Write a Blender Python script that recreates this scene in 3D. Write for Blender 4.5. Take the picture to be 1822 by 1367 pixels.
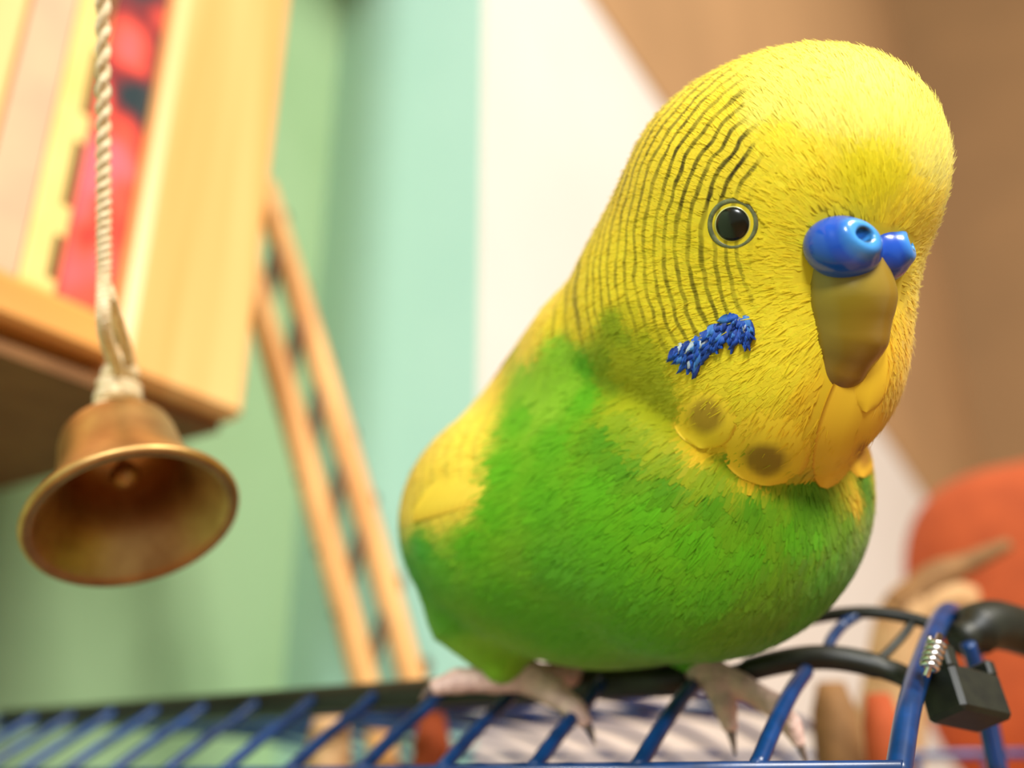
import bpy, math, random
import numpy as np
from mathutils import Vector, Matrix

rng = np.random.default_rng(7)
random.seed(7)
for o in list(bpy.data.objects):
    bpy.data.objects.remove(o)
scene = bpy.context.scene
COL = scene.collection

# ------------------------------------------------------------------ camera
# All modelling is done in centimetres, in world axes (x right, y away, z up)
# with the camera as origin; OFF lifts everything above the floor.
FPX = 1700.0
PITCH = math.radians(22.5)
CP, SP = math.cos(PITCH), math.sin(PITCH)
OFF = np.array([0.0, 0.0, 1.20])
FOCUS = 9.5

cam = bpy.data.cameras.new('camera')
cam.sensor_fit = 'HORIZONTAL'
cam.sensor_width = 36.0
cam.lens = 36.0 * FPX / 1822.0
cam.clip_start = 0.005
cam.clip_end = 50
cam.dof.use_dof = True
cam.dof.focus_distance = FOCUS * 0.01
cam.dof.aperture_fstop = cam.lens / 3.1
camo = bpy.data.objects.new('camera', cam)
camo.location = OFF
camo.rotation_euler = (math.pi / 2 + PITCH, 0, 0)
COL.objects.link(camo)
scene.camera = camo

# ------------------------------------------------------------------ light
scene.view_settings.view_transform = 'Standard'
scene.view_settings.look = 'None'
scene.view_settings.gamma = 1.0
scene.view_settings.use_curve_mapping = False
scene.view_settings.exposure = 0.18

world = bpy.data.worlds.new('room_light')
scene.world = world
world.use_nodes = True
world.node_tree.nodes['Background'].inputs[0].default_value = (1.0, 0.95, 0.86, 1)
world.node_tree.nodes['Background'].inputs[1].default_value = 0.38


def area(name, loc, target, size, power, color):
    l = bpy.data.lights.new(name, 'AREA')
    l.shape = 'DISK'
    l.size = size * 0.01
    l.energy = power
    l.color = color
    o = bpy.data.objects.new(name, l)
    a = np.array(loc) * 0.01 + OFF
    b = np.array(target) * 0.01 + OFF
    o.location = a
    o.rotation_euler = Vector(b - a).to_track_quat('-Z', 'Y').to_euler()
    COL.objects.link(o)
    return o


area('ceiling_lamp_light', (95, -80, 150), (0, 22, 3), 70, 42.0, (1.0, 0.95, 0.86))
area('left_shadow_lamp', (-12, -135, 75), (-4, 26, 8), 36, 22.0, (0.96, 0.98, 1.0))  # added lamp, placed so the cabinet throws its shadow on the teal wall


# ------------------------------------------------------------------ helpers
def P(px, py, d):
    """centimetre point seen at pixel (px,py) at camera depth d"""
    X = (px - 911.0) / FPX * d
    Y = -(py - 683.5) / FPX * d
    return np.array([X, d * CP - Y * SP, Y * CP + d * SP])


def Pv(a):
    return np.array([P(*q) for q in a])


def project(p):
    p = np.asarray(p, float)
    X, Yw, Zw = p[..., 0], p[..., 1], p[..., 2]
    d = Yw * CP + Zw * SP
    Y = -Yw * SP + Zw * CP
    return 911 + X / d * FPX, 683.5 - Y / d * FPX, d


def nrm(v):
    v = np.asarray(v, float)
    return v / np.maximum(np.linalg.norm(v, axis=-1, keepdims=True), 1e-9)


def hitplane(px, py, p0, n):
    r = P(px, py, 1.0)
    t = np.dot(p0, n) / np.dot(r, n)
    return r * t


def lin(r, g, b):
    def f(c):
        c = c / 255.0
        return c / 12.92 if c <= 0.04045 else ((c + 0.055) / 1.055) ** 2.4
    return (f(r), f(g), f(b))


def thing(name, label, cat, base, group=None):
    o = bpy.data.objects.new(name, None)
    o.empty_display_size = 0.01
    o.location = np.asarray(base) * 0.01 + OFF
    COL.objects.link(o)
    o['label'] = label
    o['category'] = cat
    if group:
        o['group'] = group
    return o


def tag(o, label, cat, group=None):
    o['label'] = label
    o['category'] = cat
    if group:
        o['group'] = group
    return o


ORG = {}


def mk(name, verts, faces, mat, parent=None, smooth=True, attrs=None, normals=None):
    verts = np.asarray(verts, float)
    me = bpy.data.meshes.new(name)
    w = verts * 0.01 + OFF
    if parent is not None:
        q = parent
        org = np.zeros(3)
        while q is not None:
            org = org + np.array(q.location)
            q = q.parent
    else:
        org = np.array([w[:, 0].mean(), w[:, 1].mean(), w[:, 2].min()])
    loc = w - org
    if isinstance(faces, np.ndarray):
        n, k = faces.shape
        me.vertices.add(len(loc))
        me.vertices.foreach_set('co', loc.astype(np.float32).ravel())
        me.loops.add(n * k)
        me.loops.foreach_set('vertex_index', faces.astype(np.int32).ravel())
        me.polygons.add(n)
        me.polygons.foreach_set('loop_start', np.arange(0, n * k, k, dtype=np.int32))
        me.update(calc_edges=True)
    else:
        me.from_pydata([tuple(v) for v in loc], [], [tuple(int(i) for i in f) for f in faces])
        me.update()
    if smooth:
        me.polygons.foreach_set('use_smooth', np.ones(len(me.polygons), dtype=bool))
    if attrs:
        for an, av in attrs.items():
            av = np.asarray(av, np.float32)
            if av.ndim == 2:
                a = me.attributes.new(an, 'FLOAT_COLOR', 'POINT')
                c = np.ones((len(av), 4), np.float32)
                c[:, :3] = av
                a.data.foreach_set('color', c.ravel())
            else:
                a = me.attributes.new(an, 'FLOAT', 'POINT')
                a.data.foreach_set('value', av.ravel())
    if normals is not None:
        me.normals_split_custom_set_from_vertices([tuple(v) for v in normals])
    me.materials.append(mat)
    o = bpy.data.objects.new(name, me)
    COL.objects.link(o)
    if parent is None:
        o.location = org
    else:
        o.parent = parent
    return o


def struct(o):
    o['kind'] = 'structure'
    return o


# -- shapes -----------------------------------------------------------------
def catmull(pts, n=8):
    pts = np.asarray(pts, float)
    if len(pts) < 3:
        return np.array([pts[0] * (1 - t) + pts[-1] * t for t in np.linspace(0, 1, n + 1)])
    q = np.vstack([2 * pts[0] - pts[1], pts, 2 * pts[-1] - pts[-2]])
    out = []
    for i in range(1, len(q) - 2):
        p0, p1, p2, p3 = q[i - 1], q[i], q[i + 1], q[i + 2]
        for t in np.linspace(0, 1, n, endpoint=False):
            out.append(0.5 * ((2 * p1) + (-p0 + p2) * t + (2 * p0 - 5 * p1 + 4 * p2 - p3) * t * t
                              + (-p0 + 3 * p1 - 3 * p2 + p3) * t ** 3))
    out.append(q[-2])
    return np.array(out)


def tube(pts, r, seg=10, cap=True):
    pts = np.asarray(pts, float)
    n = len(pts)
    r = np.full(n, r) if np.isscalar(r) else np.asarray(r, float)
    tan = nrm(np.gradient(pts, axis=0))
    up = np.array([0, 0, 1.0]) if abs(tan[0][2]) < 0.9 else np.array([1.0, 0, 0])
    u = nrm(np.cross(tan[0], up))
    V = []
    for i in range(n):
        u = nrm(u - tan[i] * np.dot(u, tan[i]))
        v = np.cross(tan[i], u)
        for k in range(seg):
            a = 2 * math.pi * k / seg
            V.append(pts[i] + r[i] * (math.cos(a) * u + math.sin(a) * v))
    F = []
    for i in range(n - 1):
        for k in range(seg):
            k2 = (k + 1) % seg
            F.append((i * seg + k, i * seg + k2, (i + 1) * seg + k2, (i + 1) * seg + k))
    if cap:
        F.append(tuple(range(seg - 1, -1, -1)))
        F.append(tuple((n - 1) * seg + k for k in range(seg)))
    return np.array(V), F


def join(parts):
    V, F, o = [], [], 0
    for v, f in parts:
        V.append(np.asarray(v))
        F += [tuple(i + o for i in q) for q in f]
        o += len(v)
    return np.vstack(V), F


def obox(c, ax, half, bev=0.0):
    """oriented box, chamfered on all edges; ax = 3 unit vectors, half = half sizes"""
    ax = [np.asarray(a, float) for a in ax]
    b = min(bev, min(half) * 0.45)
    if b <= 0:
        V = [c + sx * half[0] * ax[0] + sy * half[1] * ax[1] + sz * half[2] * ax[2]
             for sx in (-1, 1) for sy in (-1, 1) for sz in (-1, 1)]
        F = [(0, 1, 3, 2), (4, 6, 7, 5), (0, 4, 5, 1), (2, 3, 7, 6), (0, 2, 6, 4), (1, 5, 7, 3)]
        return fixw(np.array(V), F, c)
    V = []
    idx = {}
    for sx in (-1, 1):
        for sy in (-1, 1):
            for sz in (-1, 1):
                for k in range(3):
                    h = [half[0] - b, half[1] - b, half[2] - b]
                    h[k] = half[k]
                    idx[(sx, sy, sz, k)] = len(V)
                    V.append(c + sx * h[0] * ax[0] + sy * h[1] * ax[1] + sz * h[2] * ax[2])
    F = []
    S = (-1, 1)
    for s in S:
        F.append([idx[(s, a, b2, 0)] for a, b2 in ((-1, -1), (1, -1), (1, 1), (-1, 1))])
        F.append([idx[(a, s, b2, 1)] for a, b2 in ((-1, -1), (1, -1), (1, 1), (-1, 1))])
        F.append([idx[(a, b2, s, 2)] for a, b2 in ((-1, -1), (1, -1), (1, 1), (-1, 1))])
    for a in S:
        for b2 in S:
            F.append([idx[(a, b2, -1, 0)], idx[(a, b2, 1, 0)], idx[(a, b2, 1, 1)], idx[(a, b2, -1, 1)]])
            F.append([idx[(a, -1, b2, 0)], idx[(a, 1, b2, 0)], idx[(a, 1, b2, 2)], idx[(a, -1, b2, 2)]])
            F.append([idx[(-1, a, b2, 1)], idx[(1, a, b2, 1)], idx[(1, a, b2, 2)], idx[(-1, a, b2, 2)]])
    for a in S:
        for b2 in S:
            for c2 in S:
                F.append([idx[(a, b2, c2, k)] for k in range(3)])
    return fixw(np.array(V), F, c)


def fixw(V, F, c):
    G = []
    for f in F:
        p = V[list(f)]
        n = np.cross(p[1] - p[0], p[2] - p[0])
        G.append(tuple(f) if np.dot(n, p.mean(0) - c) > 0 else tuple(f)[::-1])
    return V, G


def lathe(profile, base, axis, seg=48):
    """profile: list of (radius, distance along axis)"""
    a = nrm(axis)
    t = np.array([1.0, 0, 0]) if abs(a[0]) < 0.8 else np.array([0, 1.0, 0])
    u = nrm(np.cross(a, t))
    v = np.cross(a, u)
    V, F = [], []
    for (r, h) in profile:
        for k in range(seg):
            w = 2 * math.pi * k / seg
            V.append(base + a * h + r * (math.cos(w) * u + math.sin(w) * v))
    m = len(profile)
    for i in range(m - 1):
        for k in range(seg):
            k2 = (k + 1) % seg
            F.append((i * seg + k, i * seg + k2, (i + 1) * seg + k2, (i + 1) * seg + k))
    return np.array(V), F


# -- implicit surfaces -------------------------------------------------------
def s_ell(p, c, ax, r):
    q = p - c
    l = np.stack([q @ a for a in ax], -1) if ax is not None else q
    r = np.asarray(r, float)
    k0 = np.linalg.norm(l / r, axis=-1)
    k1 = np.linalg.norm(l / (r * r), axis=-1)
    return k0 * (k0 - 1.0) / np.maximum(k1, 1e-6)


def s_cone(p, a, b, ra, rb):
    ab = b - a
    t = np.clip(((p - a) @ ab) / np.dot(ab, ab), 0, 1)
    return np.linalg.norm(p - (a + t[..., None] * ab), axis=-1) - (ra + (rb - ra) * t)


def smin(a, b, k):
    h = np.clip(0.5 + 0.5 * (b - a) / k, 0, 1)
    return b * (1 - h) + a * h - k * h * (1 - h)


def surface_nets(f, lo, hi, h):
    lo = np.asarray(lo, float)
    n = np.ceil((np.asarray(hi) - lo) / h).astype(int) + 1
    xs = [lo[i] + h * np.arange(n[i]) for i in range(3)]
    D = np.empty(n, np.float32)
    for i in range(n[0]):
        Y, Z = np.meshgrid(xs[1], xs[2], indexing='ij')
        pts = np.stack([np.full_like(Y, xs[0][i]), Y, Z], -1).reshape(-1, 3)
        D[i] = f(pts).reshape(n[1], n[2])
    ins = D < 0
    c = [ins[dx:n[0] - 1 + dx, dy:n[1] - 1 + dy, dz:n[2] - 1 + dz]
         for dx in (0, 1) for dy in (0, 1) for dz in (0, 1)]
    s = sum(x.astype(np.int8) for x in c)
    cells = np.argwhere((s > 0) & (s < 8))
    vid = -np.ones(n - 1, np.int64)
    vid[tuple(cells.T)] = np.arange(len(cells))
    acc = np.zeros((len(cells), 3))
    cnt = np.zeros(len(cells))
    corners = [(dx, dy, dz) for dx in (0, 1) for dy in (0, 1) for dz in (0, 1)]
    for a in corners:
        for ax in range(3):
            if a[ax] == 0:
                b = list(a)
                b[ax] = 1
                A = D[tuple((cells + a).T)]
                B = D[tuple((cells + b).T)]
                m = (A < 0) != (B < 0)
                t = np.where(m, A / np.where(m, A - B, 1), 0)
                pos = np.repeat(np.array(a, float)[None], len(cells), 0)
                pos[:, ax] += t
                acc[m] += pos[m]
                cnt[m] += 1
    V = lo + h * (cells + acc / cnt[:, None])
    Fs = []
    for ax in range(3):
        o1, o2 = (ax + 1) % 3, (ax + 2) % 3
        sl0 = [slice(1, n[i] - 1) for i in range(3)]
        sl0[ax] = slice(0, n[ax] - 1)
        sl1 = list(sl0)
        sl1[ax] = slice(1, n[ax])
        A, B = ins[tuple(sl0)], ins[tuple(sl1)]
        e = np.argwhere(A != B)
        base = e + np.array([0 if i == ax else 1 for i in range(3)])
        fl = A[tuple(e.T)]
        q = []
        for (d1, d2) in ((-1, -1), (0, -1), (0, 0), (-1, 0)):
            cc = base.copy()
            cc[:, o1] += d1
            cc[:, o2] += d2
            q.append(vid[tuple(cc.T)])
        q = np.stack(q, 1)
        q[~fl] = q[~fl][:, ::-1]
        Fs.append(q)
    F = np.vstack(Fs)
    for _ in range(3):
        g = grad(f, V)
        V = V - np.clip(f(V), -h, h)[:, None] * g
    return V, F


def grad(f, p, e=0.01):
    g = np.stack([f(p + np.eye(3)[i] * e) - f(p - np.eye(3)[i] * e) for i in range(3)], -1)
    return nrm(g)


def raymarch(f, px, py, d0=7.0, d1=22.0):
    """first surface hit of the line of sight through a pixel"""
    px, py = np.asarray(px, float), np.asarray(py, float)
    ds = np.full(px.shape, d0)
    k = np.sqrt(1 + ((px - 911) / FPX) ** 2 + ((py - 683.5) / FPX) ** 2)

    def pt(ds):
        X = (px - 911.0) / FPX * ds
        Y = -(py - 683.5) / FPX * ds
        return np.stack([X, ds * CP - Y * SP, Y * CP + ds * SP], -1)
    for _ in range(120):
        s = f(pt(ds))
        ds = np.minimum(ds + 0.7 * s / k, d1)
    return pt(ds), f(pt(ds)) < 0.02


# -- materials ---------------------------------------------------------------
def principled(name, color, rough=0.5, metal=0.0, **kw):
    m = bpy.data.materials.new(name)
    m.use_nodes = True
    b = m.node_tree.nodes['Principled BSDF']
    b.inputs['Base Color'].default_value = (*color, 1)
    b.inputs['Roughness'].default_value = rough
    b.inputs['Metallic'].default_value = metal
    for k, v in kw.items():
        b.inputs[k.replace('_', ' ')].default_value = v
    return m


def noisy(name, c1, c2, scale, rough=0.6, stretch=(1, 1, 1), metal=0.0, bump=0.0, detail=3.0, pos=(0.35, 0.65), rot=(0, 0, 0), **kw):
    """two-tone procedural material, noise in object space (scale is per metre)"""
    m = principled(name, c1, rough, metal, **kw)
    nt = m.node_tree
    b = nt.nodes['Principled BSDF']
    tc = nt.nodes.new('ShaderNodeTexCoord')
    mp = nt.nodes.new('ShaderNodeMapping')
    mp.inputs['Scale'].default_value = stretch
    mp.inputs['Rotation'].default_value = rot
    nz = nt.nodes.new('ShaderNodeTexNoise')
    nz.inputs['Scale'].default_value = scale
    nz.inputs['Detail'].default_value = detail
    rp = nt.nodes.new('ShaderNodeValToRGB')
    rp.color_ramp.elements[0].position = pos[0]
    rp.color_ramp.elements[1].position = pos[1]
    rp.color_ramp.elements[0].color = (*c1, 1)
    rp.color_ramp.elements[1].color = (*c2, 1)
    nt.links.new(tc.outputs['Object'], mp.inputs['Vector'])
    nt.links.new(mp.outputs['Vector'], nz.inputs['Vector'])
    nt.links.new(nz.outputs['Fac'], rp.inputs['Fac'])
    nt.links.new(rp.outputs['Color'], b.inputs['Base Color'])
    if bump:
        bp = nt.nodes.new('ShaderNodeBump')
        bp.inputs['Strength'].default_value = bump
        bp.inputs['Distance'].default_value = 0.001
        nt.links.new(nz.outputs['Fac'], bp.inputs['Height'])
        nt.links.new(bp.outputs['Normal'], b.inputs['Normal'])
    return m


def thin_light(m, colour, fac):
    """let some light through, as thin feathers do"""
    nt = m.node_tree
    tr = nt.nodes.new('ShaderNodeBsdfTranslucent')
    mx = nt.nodes.new('ShaderNodeMixShader')
    mx.inputs[0].default_value = fac
    nt.links.new(colour, tr.inputs['Color'])
    nt.links.new(nt.nodes['Principled BSDF'].outputs[0], mx.inputs[1])
    nt.links.new(tr.outputs[0], mx.inputs[2])
    nt.links.new(mx.outputs[0], nt.nodes['Material Output'].inputs['Surface'])


def feather_material(name):
    m = principled(name, (1, 1, 0), 0.62)
    nt = m.node_tree
    N, L = nt.nodes, nt.links
    b = N['Principled BSDF']
    b.inputs['Sheen Weight'].default_value = 0.12
    b.inputs['Specular IOR Level'].default_value = 0.25
    col = N.new('ShaderNodeAttribute')
    col.attribute_name = 'Col'
    ph = N.new('ShaderNodeAttribute')
    ph.attribute_name = 'phase'
    sw = N.new('ShaderNodeAttribute')
    sw.attribute_name = 'stripe'
    tc = N.new('ShaderNodeTexCoord')
    nz = N.new('ShaderNodeTexNoise')
    nz.inputs['Scale'].default_value = 260
    nz.inputs['Detail'].default_value = 2.0
    L.new(tc.outputs['Object'], nz.inputs['Vector'])

    def math_(op, a, b_=None, c=None):
        n = N.new('ShaderNodeMath')
        n.operation = op
        for i, x in enumerate((a, b_, c)):
            if x is None:
                continue
            if isinstance(x, (int, float)):
                n.inputs[i].default_value = x
            else:
                L.new(x, n.inputs[i])
        return n.outputs[0]
    wob = math_('MULTIPLY_ADD', nz.outputs['Fac'], 1.0, -0.5)
    pw = math_('ADD', ph.outputs['Fac'], wob)
    s = math_('SINE', math_('MULTIPLY', pw, 2 * math.pi))
    mr = N.new('ShaderNodeMapRange')
    mr.interpolation_type = 'SMOOTHSTEP'
    mr.inputs['From Min'].default_value = 0.0
    mr.inputs['From Max'].default_value = 0.95
    L.new(s, mr.inputs['Value'])
    nz2 = N.new('ShaderNodeTexNoise')
    nz2.inputs['Scale'].default_value = 420
    L.new(tc.outputs['Object'], nz2.inputs['Vector'])
    brk = N.new('ShaderNodeMapRange')
    brk.inputs['From Min'].default_value = 0.3
    brk.inputs['From Max'].default_value = 0.62
    brk.inputs['To Min'].default_value = 0.45
    L.new(nz2.outputs['Fac'], brk.inputs['Value'])
    fac = math_('MULTIPLY', math_('MULTIPLY', mr.outputs[0], sw.outputs['Fac']), brk.outputs[0])
    mix = N.new('ShaderNodeMix')
    mix.data_type = 'RGBA'
    L.new(fac, mix.inputs['Factor'])
    L.new(col.outputs['Color'], mix.inputs['A'])
    mix.inputs['B'].default_value = (*lin(58, 46, 8), 1)
    L.new(mix.outputs['Result'], b.inputs['Base Color'])
    thin_light(m, mix.outputs['Result'], .18)
    return m


def vcol_material(name, rough=0.6, **kw):
    m = principled(name, (1, 1, 1), rough, **kw)
    a = m.node_tree.nodes.new('ShaderNodeAttribute')
    a.attribute_name = 'Col'
    m.node_tree.links.new(a.outputs['Color'], m.node_tree.nodes['Principled BSDF'].inputs['Base Color'])
    return m


M = {}
M['teal'] = noisy('teal_paint', lin(172, 214, 196), lin(178, 218, 200), 14, 0.75)
M['teal_warm_shade'] = noisy('teal_paint_warm_shade', lin(152, 186, 138), lin(162, 194, 148), 14, 0.75)  # warm light and shade on the teal wall, put into its colour
M['white'] = noisy('white_paint', lin(224, 212, 200), lin(228, 217, 206), 10, 0.7)
M['tan'] = noisy('tan_wall_shade', lin(168, 128, 84), lin(178, 136, 90), 8, 0.8)  # shadowed part of the white wall, painted in
M['shade_brown'] = noisy('brown_wall_shade', lin(146, 112, 72), lin(154, 118, 76), 5, 0.8)  # deeper part of the wall shadow, put into the colour
M['floor'] = noisy('floor_wood', lin(150, 100, 60), lin(180, 125, 80), 6, 0.5, (1, 8, 1))
M['table'] = noisy('table_wood', lin(170, 120, 75), lin(200, 150, 100), 10, 0.5, (8, 1, 1))
M['pine'] = noisy('honey_pine', lin(238, 160, 78), lin(252, 204, 132), 60, 0.42, (1, 1, 0.06), detail=2)
M['pine_h'] = noisy('honey_pine_rail', lin(238, 160, 78), lin(252, 190, 105), 60, 0.42, (0.15, 0.15, 1), detail=2)
M['brass'] = noisy('aged_brass', lin(206, 166, 104), lin(176, 132, 80), 160, 0.46, metal=1.0, detail=4)
M['twine'] = noisy('twine', lin(222, 196, 150), lin(240, 222, 184), 900, 0.85, bump=0.4)
M['blue'] = noisy('blue_enamel', lin(6, 46, 92), lin(9, 60, 118), 300, 0.32, Coat_Weight=0.15)
M['black'] = noisy('black_plastic', lin(22, 24, 14), lin(34, 36, 22), 500, 0.45)
M['steel'] = principled('bright_steel', lin(225, 222, 218), 0.18, 1.0)
M['ladder'] = noisy('ladder_wood', lin(226, 160, 92), lin(246, 190, 118), 120, 0.55, (1, 1, 0.1))
M['rung'] = noisy('dark_rung', lin(96, 74, 40), lin(66, 54, 32), 300, 0.6)
M['feather'] = feather_material('plumage')
M['vfeather'] = vcol_material('painted_feather', 0.6)
M['cere'] = vcol_material('blue_cere', 0.24, Coat_Weight=0.3)
M['beak'] = vcol_material('horn_beak', 0.28)
M['skin'] = noisy('pink_foot_skin', lin(228, 192, 176), lin(204, 168, 156), 900, 0.55, bump=0.5)
M['claw'] = noisy('claw_horn', lin(120, 100, 88), lin(84, 70, 62), 500, 0.35)
M['orange'] = noisy('orange_cloth', lin(164, 70, 26), lin(180, 80, 32), 120, 0.85, bump=0.2)
M['drift'] = noisy('driftwood', lin(196, 150, 100), lin(226, 186, 132), 90, 0.75, bump=0.3)
M['branch'] = noisy('brown_bark', lin(120, 84, 44), lin(150, 108, 62), 150, 0.8, bump=0.4)

# ------------------------------------------------------------------ the room
AZ = math.radians(33.0)
E1 = np.array([math.sin(AZ), math.cos(AZ), 0.0])      # away to the right
E2 = np.array([-math.cos(AZ), math.sin(AZ), 0.0])     # away to the left
UP = np.array([0, 0, 1.0])
ZF = -120.0
ZC = 340.0


def panel(name, a, b, z0, z1, thick, outward, mat):
    """upright slab from a to b (plan points), its visible face on a-b"""
    a, b = np.asarray(a, float), np.asarray(b, float)
    d = nrm(b - a)
    c = (a + b) / 2 + nrm(outward) * thick / 2
    c = np.array([c[0], c[1], (z0 + z1) / 2])
    v, f = obox(c, [d, nrm(outward), UP], (np.linalg.norm(b - a) / 2, thick / 2, (z1 - z0) / 2))
    return struct(mk(name, v, f, mat, smooth=False))


CAB = P(437, 750, 22.0)                       # lower right front corner of the cabinet
CABD = 9.5                                   # cabinet depth
q = P(852, 700, 33.0)
CORNER = np.array([q[0], q[1], 0.0])          # teal wall meets white wall
cab_back = np.array([CAB[0], CAB[1], 0]) + E2 * CABD
gap = np.dot(CORNER - cab_back, E1)
INNER = cab_back + E1 * gap                   # teal inner corner behind the cabinet
t_in = np.dot(INNER - CORNER, E2)
panel('wall_back', CORNER + E2 * 0.05, CORNER + E2 * t_in, ZF, ZC, 6, E1, M['teal'])
panel('wall_left', INNER + E1 * 6, INNER - E1 * 120, ZF, ZC, 6, E2, M['teal_warm_shade'])
panel('wall_right', CORNER + E1 * 0.05, CORNER + E1 * 150, ZF, ZC, 6, E2, M['white'])
panel('wall_front', CORNER + E1 * 150, CORNER + E1 * 150 - E2 * 260, ZF, ZC, 6, E1, M['shade_brown'])
v, f = obox(np.array([20, 10, ZF - 2.0]), [E1, E2, UP], (270, 270, 2))
struct(mk('floor', v, f, M['floor'], smooth=False))

# shadow on the white wall, painted as a thin tan sheet with a sloping edge
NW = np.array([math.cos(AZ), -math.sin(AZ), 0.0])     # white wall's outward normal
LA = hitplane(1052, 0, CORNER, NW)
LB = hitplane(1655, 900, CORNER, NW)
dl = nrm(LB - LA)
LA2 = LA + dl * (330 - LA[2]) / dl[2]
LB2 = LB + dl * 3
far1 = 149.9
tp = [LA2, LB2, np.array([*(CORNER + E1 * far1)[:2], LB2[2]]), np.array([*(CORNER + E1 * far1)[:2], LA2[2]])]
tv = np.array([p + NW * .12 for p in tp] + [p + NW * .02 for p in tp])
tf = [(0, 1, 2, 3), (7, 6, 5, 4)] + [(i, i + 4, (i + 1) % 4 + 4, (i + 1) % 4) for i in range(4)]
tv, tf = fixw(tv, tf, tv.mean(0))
struct(mk('wall_shadow_1', tv, tf, M['tan'], smooth=False))

# ------------------------------------------------------------------ cabinet
cab = thing('wall_cabinet', 'honey pine open wall cabinet holding books, upper left', 'cabinet',
            [CAB[0], CAB[1], CAB[2]])
FN = NW                                            # front face looks to the right and to the viewer


def cabu(px, py):
    """distance from the right front edge (towards the left) and height of a pixel on the front face"""
    h = hitplane(px, py, CAB, FN)
    return np.dot(h - CAB, -E1), h[2] - CAB[2]


def cabbox(name, u0, u1, z0, z1, d0, d1, mat, parent, bev=0.12):
    c = CAB - E1 * (u0 + u1) / 2 + UP * (z0 + z1) / 2 - FN * (d0 + d1) / 2
    v, f = obox(c, [E1, FN, UP], ((u1 - u0) / 2, (d1 - d0) / 2, (z1 - z0) / 2), bev)
    return mk(name, v, f, mat, parent, smooth=False)


CH = 34.0
ub, _ = cabu(222, 600)
u2, zr = cabu(60, 490)
ul, _ = cabu(40, 130)
print('cabinet: side width', ub, 'rail', zr, 'left upright', ul)
UW = ul + 6
cabbox('side_board', 0, ub, 0.0, CH, 0, CABD - .1, M['pine'], cab, 0.2)
cabbox('bottom_board', ub, UW + ub, 0.35, zr, 0.25, CABD - .1, M['pine_h'], cab)
cabbox('side_board', ul, UW - 0.1, zr, CH, 0.3, CABD - .1, M['pine'], cab)
M['underside_shade'] = noisy('brown_underside_shade', lin(126, 84, 44), lin(142, 98, 54), 80, 0.8)  # brown holds the shade under the cabinet
cabbox('underside_shade_panel', 0.3, UW - .1, -0.25, 0.0, 0.5, CABD - .1, M['underside_shade'], cab, 0)  # added sheet that carries the underside's shade as colour
cabbox('back_panel', ub, ul, zr, CH, CABD - 0.6, CABD - .1, M['pine'], cab, 0)
cabbox('top_board', ub, ul, CH - 1.6, CH, 0.2, CABD - 0.6, M['pine_h'], cab)


def book(name, label, u0, u1, h, rec, cover, marks=None, markmat=None):
    base = CAB - E1 * (u0 + u1) / 2 + UP * zr - FN * (rec + 4)
    t = thing(name, label, 'book', base, 'books in the pine cabinet')
    th = 0.12
    w = u1 - u0
    g = 0.02
    cov = []

    def b_(a0, a1, b0, b1, z0, z1, bev=0.03):
        c = CAB - E1 * (a0 + a1) / 2 + UP * (zr + (z0 + z1) / 2) - FN * (b0 + b1) / 2
        return obox(c, [E1, FN, UP], ((a1 - a0) / 2, (b1 - b0) / 2, (z1 - z0) / 2), bev)
    s = mk('spine', *b_(u0 + g, u1 - g, rec, rec + th, 0.01, h), cover, t, False)
    mk('cover', *join([b_(u0 + g, u0 + g + th, rec + th, rec + 7.6, 0.01, h),
                       b_(u1 - g - th, u1 - g, rec + th, rec + 7.6, 0.01, h)]), cover, t, False)
    mk('pages', *b_(u0 + g + th, u1 - g - th, rec + th, rec + 7.4, 0.15, h - .15), M['twine'], t, False)
    for (a, bb, z0, z1) in (marks or []):
        c0, c1 = u0 + w * a, u0 + w * bb
        mk('spine_print', *b_(c0, c1, rec - 0.015, rec + 0.01, z0, z1, 0.006), markmat, s, False)
    return t


M['book_tan'] = noisy('tan_pink_cloth', lin(226, 172, 138), lin(232, 182, 144), 60, 0.7)
M['book_yellow'] = noisy('pale_yellow_cloth', lin(240, 204, 112), lin(246, 216, 132), 50, 0.6)
M['ink'] = principled('dark_print', lin(110, 84, 30), 0.7)


def comic_material():
    m = noisy('red_illustrated', lin(70, 30, 36), lin(250, 84, 62), 55, 0.4, (1, 1, 0.8), detail=1.5)
    r = m.node_tree.nodes['Color Ramp'].color_ramp
    r.elements[0].position = 0.40
    r.elements[0].color = (*lin(30, 52, 58), 1)
    r.elements[1].position = 0.54
    r.elements[1].color = (*lin(252, 88, 66), 1)
    e = r.elements.new(0.475)
    e.color = (*lin(140, 40, 44), 1)
    e = r.elements.new(0.66)
    e.color = (*lin(250, 110, 120), 1)
    return m


M['book_red'] = comic_material()
# book edges measured along a row of pixels on the front face
bu = [cabu(x, 240)[0] for x in (262, 176, 108, 62, 30)]
print('books', bu)
book('book', 'red illustrated book with dark blotches beside the wide pine board', ub + 0.03, bu[1], 19, .5, M['book_red'])
mk_marks = [(0.08, 0.34, z, z + l) for z, l in ((0.3, 1.0), (2.0, 1.6), (4.3, 1.7), (6.7, 2.0), (9.6, 2.0), (12.4, 1.6), (15, 1.4))]
book('book', 'pale yellow book with dark lettering on its spine', bu[1], bu[2], 21, 0.4, M['book_yellow'], mk_marks, M['ink'])
book('book', 'dusty pink book next to the left pine upright', bu[2], ul - 0.02, 20, .4, M['book_tan'])

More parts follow.
